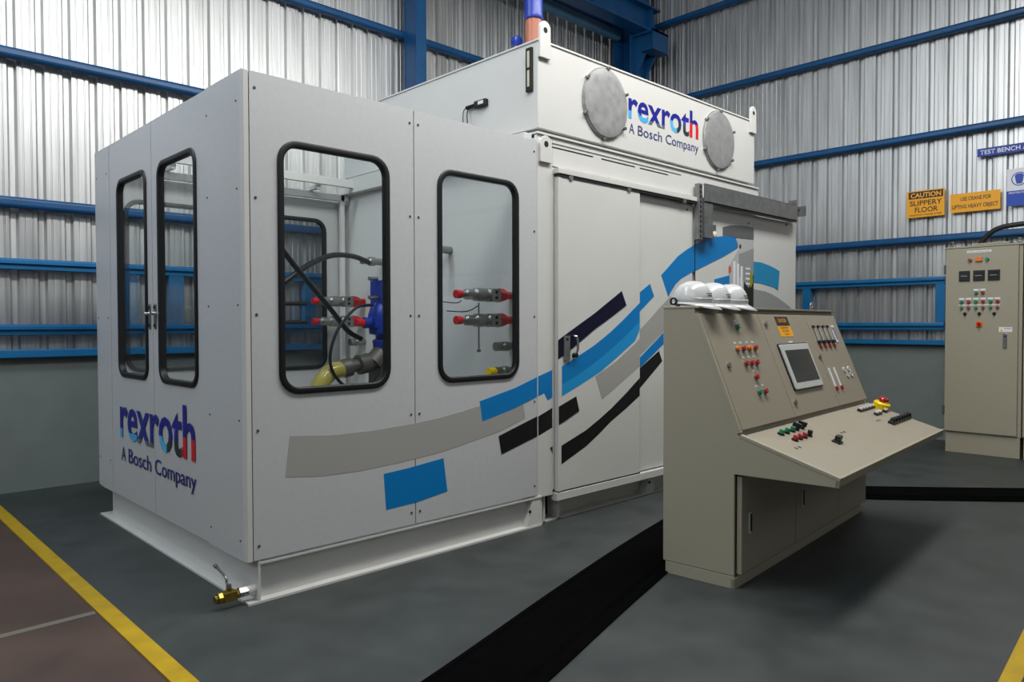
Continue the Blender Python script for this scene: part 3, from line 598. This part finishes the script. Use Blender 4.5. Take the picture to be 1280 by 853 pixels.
# knee-space doors
kd = (.018, .805, 1.60, L-.018)
for i in range(3):
    a, b = kd[i]+.004, kd[i+1]-.004
    k_ = MB().box(a, -.034, .080, b, -.004, .618).build('cabinet_door', BEIGE2, cs, bevel=.004)
    hx = a+.085
    MB().box(hx, -.040, .29, hx+.032, -.034, .405).build('recess_handle', BEZEL, k_, bevel=.002)
    MB().box(hx+.014, -.043, .30, hx+.030, -.040, .395).build('handle_slot', DARK, k_)
# rear panel
MB().box(.01, .430, .075, L-.01, .442, 1.53).build('rear_cover', BEIGE, cs, bevel=.003)
# locks
for u, s, k in ((.128, .322, 0), (.855, .074, 1), (1.578, .321, 1), (.850, .600, 1)):
    MB(TP).cyl((u, s, .010), (u, s, .022), .017, 14).build('quarter_turn_lock', STEEL, pd[k], smooth=True)
# push buttons on the upper panels
def button(T, u, s, mt, par, r=.016, h_=.022, nm='push_button', plate=True, base=.010):
    if plate: MB(T).box(u-.018, s-.046, base, u+.018, s-.032, base+.0015).build('name_tag', BEZEL, par)
    b_ = MB(T).cyl((u, s, base), (u, s, base+.008), r*1.25, 16).build('button_bezel', STEEL, par)
    MB(T).cyl((u, s, base+.008), (u, s, base+h_), r, 16, r*.92).build(nm, mt, b_, smooth=True)
    return b_
button(TP, .419, .091, LGREEN, pd[0])
for u, c in ((.312, LORANGE), (.388, LRED), (.473, LORANGE), (.553, LRED)): button(TP, u, .229, c, pd[0])
for u in (.352, .427, .500): button(TP, u, .321, LRED, pd[0])
button(TP, .421, .408, LRED, pd[0]); button(TP, .388, .500, LGREEN, pd[0]); button(TP, .467, .500, LRED, pd[0])
# warning sticker
st_ = MB(TP).box(1.035, .020, .010, 1.255, .162, .0115).build('warning_sticker', ORANGE, pd[1])
MB(TP).box(1.035, .020, .0115, 1.255, .085, .0125).build('sticker_header', DK, st_)
def ptext(T, s, mt, par, u, sv, wd, ht, n, bold=.01):
    o0 = T((u, sv, n)); ux = T((u+1, sv, n))-o0; uy = T((u, sv-1, n))-o0
    return text('lettering', s, mt, par, o0, ux, uy, wd, ht, bold=bold)
ptext(TP, 'CAUTION', ORANGE, st_, 1.075, .060, .14, .026, .0130)
ptext(TP, 'SLIPPERY', DK, st_, 1.075, .108, .14, .015, .0120); ptext(TP, 'FLOOR', DK, st_, 1.09, .130, .11, .015, .0120); ptext(TP, 'CAUTION', DK, st_, 1.11, .150, .07, .010, .0120)
# touch screen
ts = MB(TP).prism(rrect(.905, .212, 1.415, .532, .012, 3), .010, .016, 'z').build('touch_screen', BLACK, pd[1])
MB(TP).prism(rrect(.915, .220, 1.408, .526, .012, 3), .016, .026, 'z').build('screen_bezel', BEZEL, ts, bevel=.003)
MB(TP).box(.962, .262, .026, 1.376, .482, .0275).build('display', SCREEN, ts)
MB(TP).box(1.12, .196, .010, 1.19, .206, .0115).build('name_tag', SIGNW, pd[1])
# sliders and rods
for i, u in enumerate((1.678, 1.775, 1.875, 1.970, 2.070)):
    s_ = MB(TP).box(u-.014, .095, .010, u+.014, .225, .016).build('level_indicator', GALV if i < 4 else SIGNW, pd[2], bevel=.001)
    MB(TP).box(u-.004, .105, .016, u+.004, .205, .019).build('indicator_slot', BEZEL if i < 4 else SIGNB, s_)
    MB(TP).box(u-.018, .088, .010, u+.018, .104, .022).build('indicator_cap', DK if i < 4 else SIGNW, s_)
    if i < 4:
        MB(TP).box(u-.026, .206, .010, u+.026, .228, .030).build('indicator_knob', DK, s_)
        MB(TP).cyl((u, .252, .010), (u, .252, .022), .014, 12).build('red_lamp', LRED, s_)
for u in (1.660, 1.768):
    s_ = MB(TP).box(u-.010, .412, .010, u+.010, .552, .016).build('sight_tube', SIGNW, pd[2])
    MB(TP).cyl((u+.004, .565, .010), (u+.004, .565, .022), .016, 12).build('red_lamp', mat('dark_red_lens', (150, 24, 26), .3), s_)
for u, s in ((1.975, .441), (2.077, .440), (1.993, .480), (2.087, .479)):
    MB(TP).ring([(u+.022*math.cos(R(a)), s+.022*math.sin(R(a))) for a in range(0, 360, 30)], [(u+.012*math.cos(R(a)), s+.012*math.sin(R(a))) for a in range(0, 360, 30)], .010, .018, 'z').build('gauge_port', BEZEL, pd[2])
# desk controls
DBASE = .003
def dbtn(u, s, mt, par, h_=.030, r=.015):
    b_ = MB(TD).cyl((u, s, DBASE), (u, s, DBASE+.010), r*1.3, 14).build('button_bezel', DK, par)
    MB(TD).cyl((u, s, DBASE+.010), (u, s, DBASE+h_), r, 14, r*.9).build('push_button', mt, b_, smooth=True); return b_
for u in (.343, .425, .509): dbtn(u, .090, LGREEN, dd_[0])
for u in (.578, .662):
    b_ = dbtn(u, .086, DK, dd_[0], .022); MB(TD).box(u-.008, .060, DBASE+.015, u+.008, .112, DBASE+.045).build('selector_knob', DK, b_, bevel=.003)
for u in (.345, .414, .485): dbtn(u, .172, LRED, dd_[0])
dbtn(.562, .172, DK, dd_[0], .035)
b_ = MB(TD).box(.645, .275, DBASE, .705, .325, DBASE+.012).build('selector_switch', DK, dd_[0], bevel=.003)
MB(TD).box(.650, .285, DBASE+.012, .700, .315, DBASE+.045).build('selector_knob', DK, b_, bevel=.004)
for u in (1.80, 1.87, 1.94, 2.01, 2.08):
    b_ = MB(TD).box(u-.030, .070, DBASE, u+.030, .098, DBASE+.018).build('rocker_switch', DK, dd_[2], bevel=.002)
    MB(TD).box(u-.020, .072, DBASE+.018, u-.002, .096, DBASE+.030).build('rocker', SIGNW, b_)
for u in (1.885, 1.955, 2.10):
    b_ = MB(TD).box(u-.030, .160, DBASE, u+.030, .186, DBASE+.018).build('rocker_switch', DK, dd_[2], bevel=.002)
    MB(TD).box(u-.020, .162, DBASE+.018, u+.000, .184, DBASE+.030).build('rocker', SIGNW, b_)
es = MB(TD).lathe([(0, .060), (.040, .060), (.050, .050), (.052, .03)], (2.18, .118, DBASE), (0, 0, 1), 20).build('emergency_stop', LYELLOW, dd_[2], smooth=True)
MB(TD).lathe([(.05, .022), (.058, .022), (.062, .036), (.078, .036), (.086, .026)], (2.18, .118, DBASE), (0, 0, 1), 18).build('mushroom_head', LRED, es, smooth=True)
for k in range(7):
    u = 1.775+.068*k; b_ = MB(TD).box(u-.028, .288, DBASE, u+.028, .330, DBASE+.02).build('selector_switch', DK, dd_[2], bevel=.003)
    MB(TD).cyl((u, .309, DBASE+.02), (u, .309, DBASE+.042), .020, 12, .015).build('selector_knob', DK, b_)
for u, p_ in ((.205, 0), (.95, 1), (1.69, 2)):
    for q in (0, .05): MB(TD).cyl((u+q, .236, DBASE), (u+q, .236, DBASE+.003), .011, 10).build('keyhole_cover', DG2, dd_[p_])
for u, s, p_ in ((.275, .078, 0), (.275, .160, 0), (.62, .30, 0), (1.77, .075, 2), (1.83, .165, 2), (1.72, .30, 2)): MB(TD).box(u, s, DBASE, u+.035, s+.010, DBASE+.001).build('name_tag', DG, dd_[p_])
# lifting eyes
def eye(par, c, r=.024, T=None, d='x'):
    e_ = MB(T).cyl(c, (c[0], c[1], c[2]+.014), .014, 10)
    P = [(c[0]+(r*math.cos(R(a)) if d == 'x' else 0), c[1]+(0 if d == 'x' else r*math.cos(R(a))), c[2]+.012+r+r*math.sin(R(a))) for a in range(0, 360, 36)]
    e_.tube(P, .006, 8, 2, True).build('lifting_eye', STEEL, par, smooth=True)
eye(cs, (2.07, .33, 1.548)); eye(cs, (.10, .40, 1.548))

# ================================================================ helmets on the console
from math import cos, sin
Mc = Matrix.Translation((3.64, 2.036, 0)) @ Matrix.Rotation(CR, 4, 'Z')
def helmet_parts(t):
    # local: +X is the front (visor); base z=0
    n, mrings = 36, 12
    vs = []; f = []
    for i in range(mrings+1):
        ph = R(90*i/mrings)       # 0 rim .. 90 top
        for k in range(n):
            a = 2*math.pi*k/n
            x = .118*cos(a)*cos(ph)**.72; y = .098*sin(a)*cos(ph)**.72; z = .118*sin(ph)**.95
            ridge = .006*max(0, 1-abs(y)/.022)*sin(ph)
            vs.append((x, y, z+ridge+.022))
    for i in range(mrings):
        for k in range(n): f.append((i*n+k, i*n+(k+1) % n, (i+1)*n+(k+1) % n, (i+1)*n+k))
    sh = MB(); sh.add(vs, f)
    s_ = sh.build('shell', HELM, t, smooth=True)
    so = s_.modifiers.new('thick', 'SOLIDIFY'); so.thickness = .003
    # brim with visor
    rings = []
    for j, ext in enumerate((0, .4, 1)):
        rr = []
        for k in range(n):
            a = 2*math.pi*k/n; fr_ = max(0, cos(a))
            e_ = (.012 + .052*fr_**1.6)*ext
            x = (.118+e_)*cos(a); y = (.098+e_*(.8 if fr_ > .2 else 1))*sin(a)
            z = .022 - ext*(.010+.026*fr_**2)
            rr.append((x, y, z))
        rings.append(rr)
    vs = [p for r_ in rings for p in r_]; f = []
    for i in range(2):
        for k in range(n): f.append((i*n+k, i*n+(k+1) % n, (i+1)*n+(k+1) % n, (i+1)*n+k))
    b = MB(); b.add(vs, f); b_ = b.build('brim', HELM, t, smooth=True)
    so = b_.modifiers.new('thick', 'SOLIDIFY'); so.thickness = .004
    # print patch on the forehead (dark smudge of lettering) and side rail
    for z, w_, c in ((.075, .022, DK), (.064, .017, DG2)):
        mb = MB()
        for k in range(5):
            y = -w_+2*w_*k/4
            xx = (.1105 if z > .07 else .1145)*math.sqrt(1-(y/.091)**2)-.0015; mb.box(xx-.002, y-.0035, z-.003, xx+.002, y+.0035, z+.003)
        mb.build('printed_lettering', c, t)
    MB().tube([(.0+.119*cos(R(a)), .100*sin(R(a)), .046) for a in range(-60, 61, 12)], .0022, 6, 2).build('rim_bead', HELM, t)
    MB().ring([(.085*cos(R(a)), .075*sin(R(a))) for a in range(0, 360, 20)], [(.080*cos(R(a)), .070*sin(R(a))) for a in range(0, 360, 20)], .002, .020, 'z').build('headband', DK, t)
    MB().ring([(-.060+.023*cos(R(a)), .024+.023*sin(R(a))) for a in range(0, 360, 24)], [(-.060+.014*cos(R(a)), .024+.014*sin(R(a))) for a in range(0, 360, 24)], -.112, -.102, 'y').build('ratchet_ring', DK, t)
    MB().tube([(-.09, .07, .02), (-.11, .04, .006), (-.13, -.01, .005), (-.12, -.04, .008)], .004, 6).build('chin_strap', DK, t)
def helmet(u, v, z, yaw, pitch, label):
    loc = Mc @ Vector((u, v, z))
    t = root('safety_helmet', loc, label, 'helmet', 'helmets on the console'); OFF[t.name] = Vector()
    return t
hs = []
for i, (u, v, yaw, lb) in enumerate(((.135, .325, -93, 'white safety helmet nearest the left end of the console top, strap ring showing'),
                                     (.375, .325, -90, 'white safety helmet in the middle of the row of three on the console'),
                                     (.615, .325, -90, 'white safety helmet nearest the orange sticker, a black strap sticking out behind it'))):
    t = helmet(u, v, 1.550, yaw, 0, lb); hs.append(t)
    if i == 0: helmet_parts(t)
    else:
        for c_ in hs[0].children:
            d = c_.copy(); COL.objects.link(d); d.parent = t
    t.rotation_euler = (0, R(3), R(yaw)+CR)
MB().tube([(-.10, .06, .02), (-.10, .13, .022), (-.075, .19, .016), (-.05, .13, .020)], .008, 8, closed=True).build('goggle_strap', DK, hs[2], smooth=True)

# ================================================================ control cabinets at the right wall
def cabinet(ya, yb, label, full=True):
    t = root('control_cabinet', (9.28, (ya+yb)/2, 0), label, 'cabinet')
    x = 9.28
    MB().box(x+.012, ya, .225, x+.50, yb, 2.28).build('body', BEIGE, t, bevel=.004)
    MB().box(x+.018, ya+.01, 0, x+.49, yb-.01, .222).build('plinth', BEIGE, t, bevel=.003)
    MB().box(x-.005, ya-.005, 2.275, x+.505, yb+.005, 2.292).build('top_plate', BEIGE, t, bevel=.003)
    d = MB().box(x-.012, ya+.035, .24, x+.010, yb-.004, 2.268).build('door', BEIGE, t, bevel=.004)
    eye(t, (x+.05, yb-.045, 2.292), .022, d='y'); eye(t, (x+.05, ya+.045, 2.292), .022, d='y')
    return t, d, x-.012
t, d, xf = cabinet(1.872, 2.600, 'tall beige electrical cabinet with three black meters under the caution signs')
MB().box(xf+.006, 1.99, 2.292, xf+.4, 2.33, 2.315).build('cable_gland_plate', BEIGE, t, bevel=.003)
def cp(nm, y0, z0, y1, z1, mt, par, th=.006, bev=.0): return MB().box(xf-th, y1, z0, xf, y0, z1).build(nm, mt, par, bevel=bev)
npl = cp('name_plate', 2.387, 2.212, 2.156, 2.238, SIGNW, d, .003)
text('lettering', 'MOTOR CONTROL PANEL', DK, npl, (xf-.0035, 2.378, 2.218), (0, -1, 0), (0, 0, 1), .21, .013)
def cbtn(y, z, mt, par, r=.016, tagp=False, nm='push_button'):
    if tagp: cp('name_tag', y+.026, z+.022, y-.026, z+.042, SIGNW, par, .002)
    b_ = MB().cyl((xf, y, z), (xf-.006, y, z), r*1.3, 14).build('button_bezel', STEEL, par)
    MB().cyl((xf-.006, y, z), (xf-.026, y, z), r, 14, r*.9).build(nm, mt, b_, smooth=True)
cbtn(2.357, 2.135, LRED, d, .018, nm='indicator_lamp'); cbtn(2.195, 2.139, LGREEN, d, .018, nm='indicator_lamp')
cp('orange_buzzer', 2.306, 2.118, 2.238, 2.160, LORANGE, d, .02, .003)
for y0, y1 in ((2.462, 2.356), (2.324, 2.215), (2.186, 2.074)):
    g_ = cp('meter', y0, 1.908, y1, 2.020, DK, d, .015, .003); MB().box(xf-.017, y1+.012, 1.925, xf-.015, y0-.012, 2.003).build('meter_window', SCREEN, g_)
    MB().box(xf-.019, y1+.025, 1.960, xf-.017, y0-.02, 1.966).build('meter_scale', DG, g_)
for y, z, c in ((2.296, 1.776, LGREEN), (2.233, 1.777, LRED)): cbtn(y, z, c, d, tagp=True)
for i, y in enumerate((2.435, 2.367, 2.297, 2.229, 2.159, 2.094)):
    cbtn(y, 1.680, LRED if i % 2 else LGREEN, d, tagp=True); cbtn(y, 1.613, LRED if i % 2 else LGREEN, d, .014)
cp('tag_strip', 2.462, 1.638, 2.07, 1.648, SIGNW, d, .002)
for y in (2.401, 2.263, 2.124):
    MB().cyl((xf, y, 1.547), (xf-.008, y, 1.547), .018, 12).box(xf-.028, y-.005, 1.532, xf-.008, y+.005, 1.562).build('selector_switch', DK, d)
ms = cp('main_switch', 2.295, 1.402, 2.232, 1.462, LORANGE, d, .01, .003); MB().cyl((xf-.01, 2.263, 1.432), (xf-.022, 2.263, 1.432), .022, 14).box(xf-.042, 2.257, 1.41, xf-.02, 2.269, 1.455).build('rotary_knob', LRED, ms)
stk = cp('warning_sticker', 2.079, 1.350, 1.957, 1.402, SIGNW, d, .002); MB().prism([(2.07, 1.358), (2.04, 1.358), (2.055, 1.388)], xf-.0035, xf-.002, 'x').build('warning_triangle', LYELLOW, stk); text('lettering', 'DANGER', LRED, stk, (xf-.0035, 2.03, 1.38), (0, -1, 0), (0, 0, 1), .065, .015)
hd = MB().prism(rrect(2.002, 1.176, 2.040, 1.335, .008, 3), xf-.012, xf, 'x').build('door_handle', CHROME, d, bevel=.003); MB().cyl((xf-.012, 2.021, 1.30), (xf-.016, 2.021, 1.30), .009, 10).build('keyhole', DARK, hd)
for z in (2.045, .468): MB().cyl((xf+.002, 2.603, z-.05), (xf+.002, 2.603, z+.05), .014, 10).build('hinge', CHROME, t, smooth=True)
t2, d2, _ = cabinet(1.12, 1.860, 'second beige electrical cabinet cut off by the right edge of the picture')
MB().prism(rrect(1.25, 1.176, 1.29, 1.335, .008, 3), xf-.012, xf, 'x').build('door_handle', CHROME, d2, bevel=.003)
cc = MB().tube([(9.55, 2.345, 2.31), (9.55, 2.28, 2.40), (9.55, 2.17, 2.485), (9.55, 2.0, 2.515), (9.55, 1.7, 2.52), (9.6, 1.2, 2.53), (9.7, .4, 2.55), (9.8, -1.2, 2.55)], .028, 12).build('power_cable', BLACK, None, smooth=True)
tag(cc, 'thick black cable arching out of the top of the beige cabinet', 'cable')

# ================================================================ signs on the right wall
XS = XW-.045
def sign(y0, z0, y1, z1, mt, label, nm='wall_sign'):
    t = root(nm, (XS, (y0+y1)/2, (z0+z1)/2), label, 'sign')
    MB().box(XS, y1, z0, XS+.006, y0, z1).build('plate', mt, t)
    return t
def stext(t, s, mt, y, z, wd, ht, bold=.012, x=XS-.002): return text('lettering', s, mt, t, (x, y, z), (0, -1, 0), (0, 0, 1), wd, ht, bold)
t = sign(3.279, 2.768, 2.852, 3.100, ORANGE, 'orange sign reading CAUTION SLIPPERY FLOOR in black on the metal wall')
MB().box(XS-.001, 2.868, 3.000, XS, 3.258, 3.088).build('header_band', DK, t)
stext(t, 'CAUTION', ORANGE, 3.235, 3.015, .345, .058, .03, XS-.003); stext(t, 'SLIPPERY', DK, 3.245, 2.915, .365, .062); stext(t, 'FLOOR', DK, 3.185, 2.830, .26, .062); stext(t, 'WATCH YOUR STEP', DK, 3.25, 2.788, .37, .018)
t = sign(2.790, 2.780, 2.268, 2.985+.02, ORANGE, 'orange sign reading USE CRANE FOR LIFTING HEAVY OBJECT on the metal wall')
stext(t, 'USE CRANE FOR', DK, 2.68, 2.915, .32, .045); stext(t, 'LIFTING HEAVY OBJECT', DK, 2.77, 2.825, .48, .045)
t = sign(2.510, 3.412, 1.60, 3.508, mat('sign_navy', (16, 60, 160)), 'long blue sign with white words TEST BENCH AREA high on the wall')
stext(t, 'TEST BENCH AREA', SIGNW, 2.480, 3.435, .60, .050)
t = sign(2.207, 2.795, 1.87, 3.222, SIGNW, 'white and blue protective equipment sign cut off by the right picture edge')
MB().box(XS-.001, 1.87, 2.795, XS, 2.207, 2.968).build('blue_band', SIGNB, t)
MB().ring([(2.085+.078*cos(R(a)), 3.100+.078*sin(R(a))) for a in range(0, 360, 12)], [(2.085+.068*cos(R(a)), 3.100+.068*sin(R(a))) for a in range(0, 360, 12)], XS-.001, XS, 'x').build('pictogram_ring', SIGNB, t)
MB().prism([(2.13, 3.14), (2.11, 3.16), (2.06, 3.16), (2.04, 3.14), (2.05, 3.08), (2.06, 3.045), (2.11, 3.045), (2.12, 3.08)], XS-.001, XS, 'x').build('pictogram_head', SIGNB, t)
stext(t, 'PROTECTION', SIGNW, 2.185, 2.935, .20, .020)

# ================================================================ black rubber mats over floor cables
def ribbon(name, pts, wd, th, label, cat):
    P = [Vector((x, y, 0)) for x, y in pts]; Q = []
    for i in range(len(P)-1):
        p0 = P[max(i-1, 0)]; p1 = P[i]; p2 = P[i+1]; p3 = P[min(i+2, len(P)-1)]
        for k in range(6):
            t_ = k/6; Q.append(.5*((2*p1)+(p2-p0)*t_+(2*p0-5*p1+4*p2-p3)*t_*t_+(3*p1-p0-3*p2+p3)*t_**3))
    Q.append(P[-1]); prof = [(-.5, .002), (-.5, .008), (-.44, th*.7), (-.42, th*.45), (-.36, th*.5), (-.30, th), (.30, th), (.36, th*.5), (.42, th*.45), (.44, th*.7), (.5, .008), (.5, .002)]
    vs = []; n = len(prof); f = []
    for i, q in enumerate(Q):
        d = (Q[min(i+1, len(Q)-1)]-Q[max(i-1, 0)]).normalized(); nn = Vector((-d.y, d.x, 0))
        vs += [q+nn*(a*wd)+Vector((0, 0, b)) for a, b in prof]
    for i in range(len(Q)-1):
        for k in range(n): f.append((i*n+k, i*n+(k+1) % n, (i+1)*n+(k+1) % n, (i+1)*n+k))
    f += [tuple(range(n)), tuple(range((len(Q)-1)*n, len(Q)*n))[::-1]]
    mb = MB(); mb.add(vs, f); o_ = mb.build(name, MATB); tag(o_, label, cat); return o_
ribbon('rubber_mat', [(-.3, 1.60), (.9, 1.92), (1.98, 2.205), (3.0, 2.50), (4.05, 2.78), (5.0, 2.99), (5.75, 3.08)], .44, .018, 'long black rubber mat across the grey floor running behind the console', 'mat')
ribbon('rubber_mat', [(5.95, 3.12), (6.2, 2.86), (6.5, 2.44), (6.95, 1.92), (7.37, 1.46), (7.9, .9), (8.6, .2)], .48, .024, 'black rubber mat curving on the floor between console and beige cabinet', 'mat')
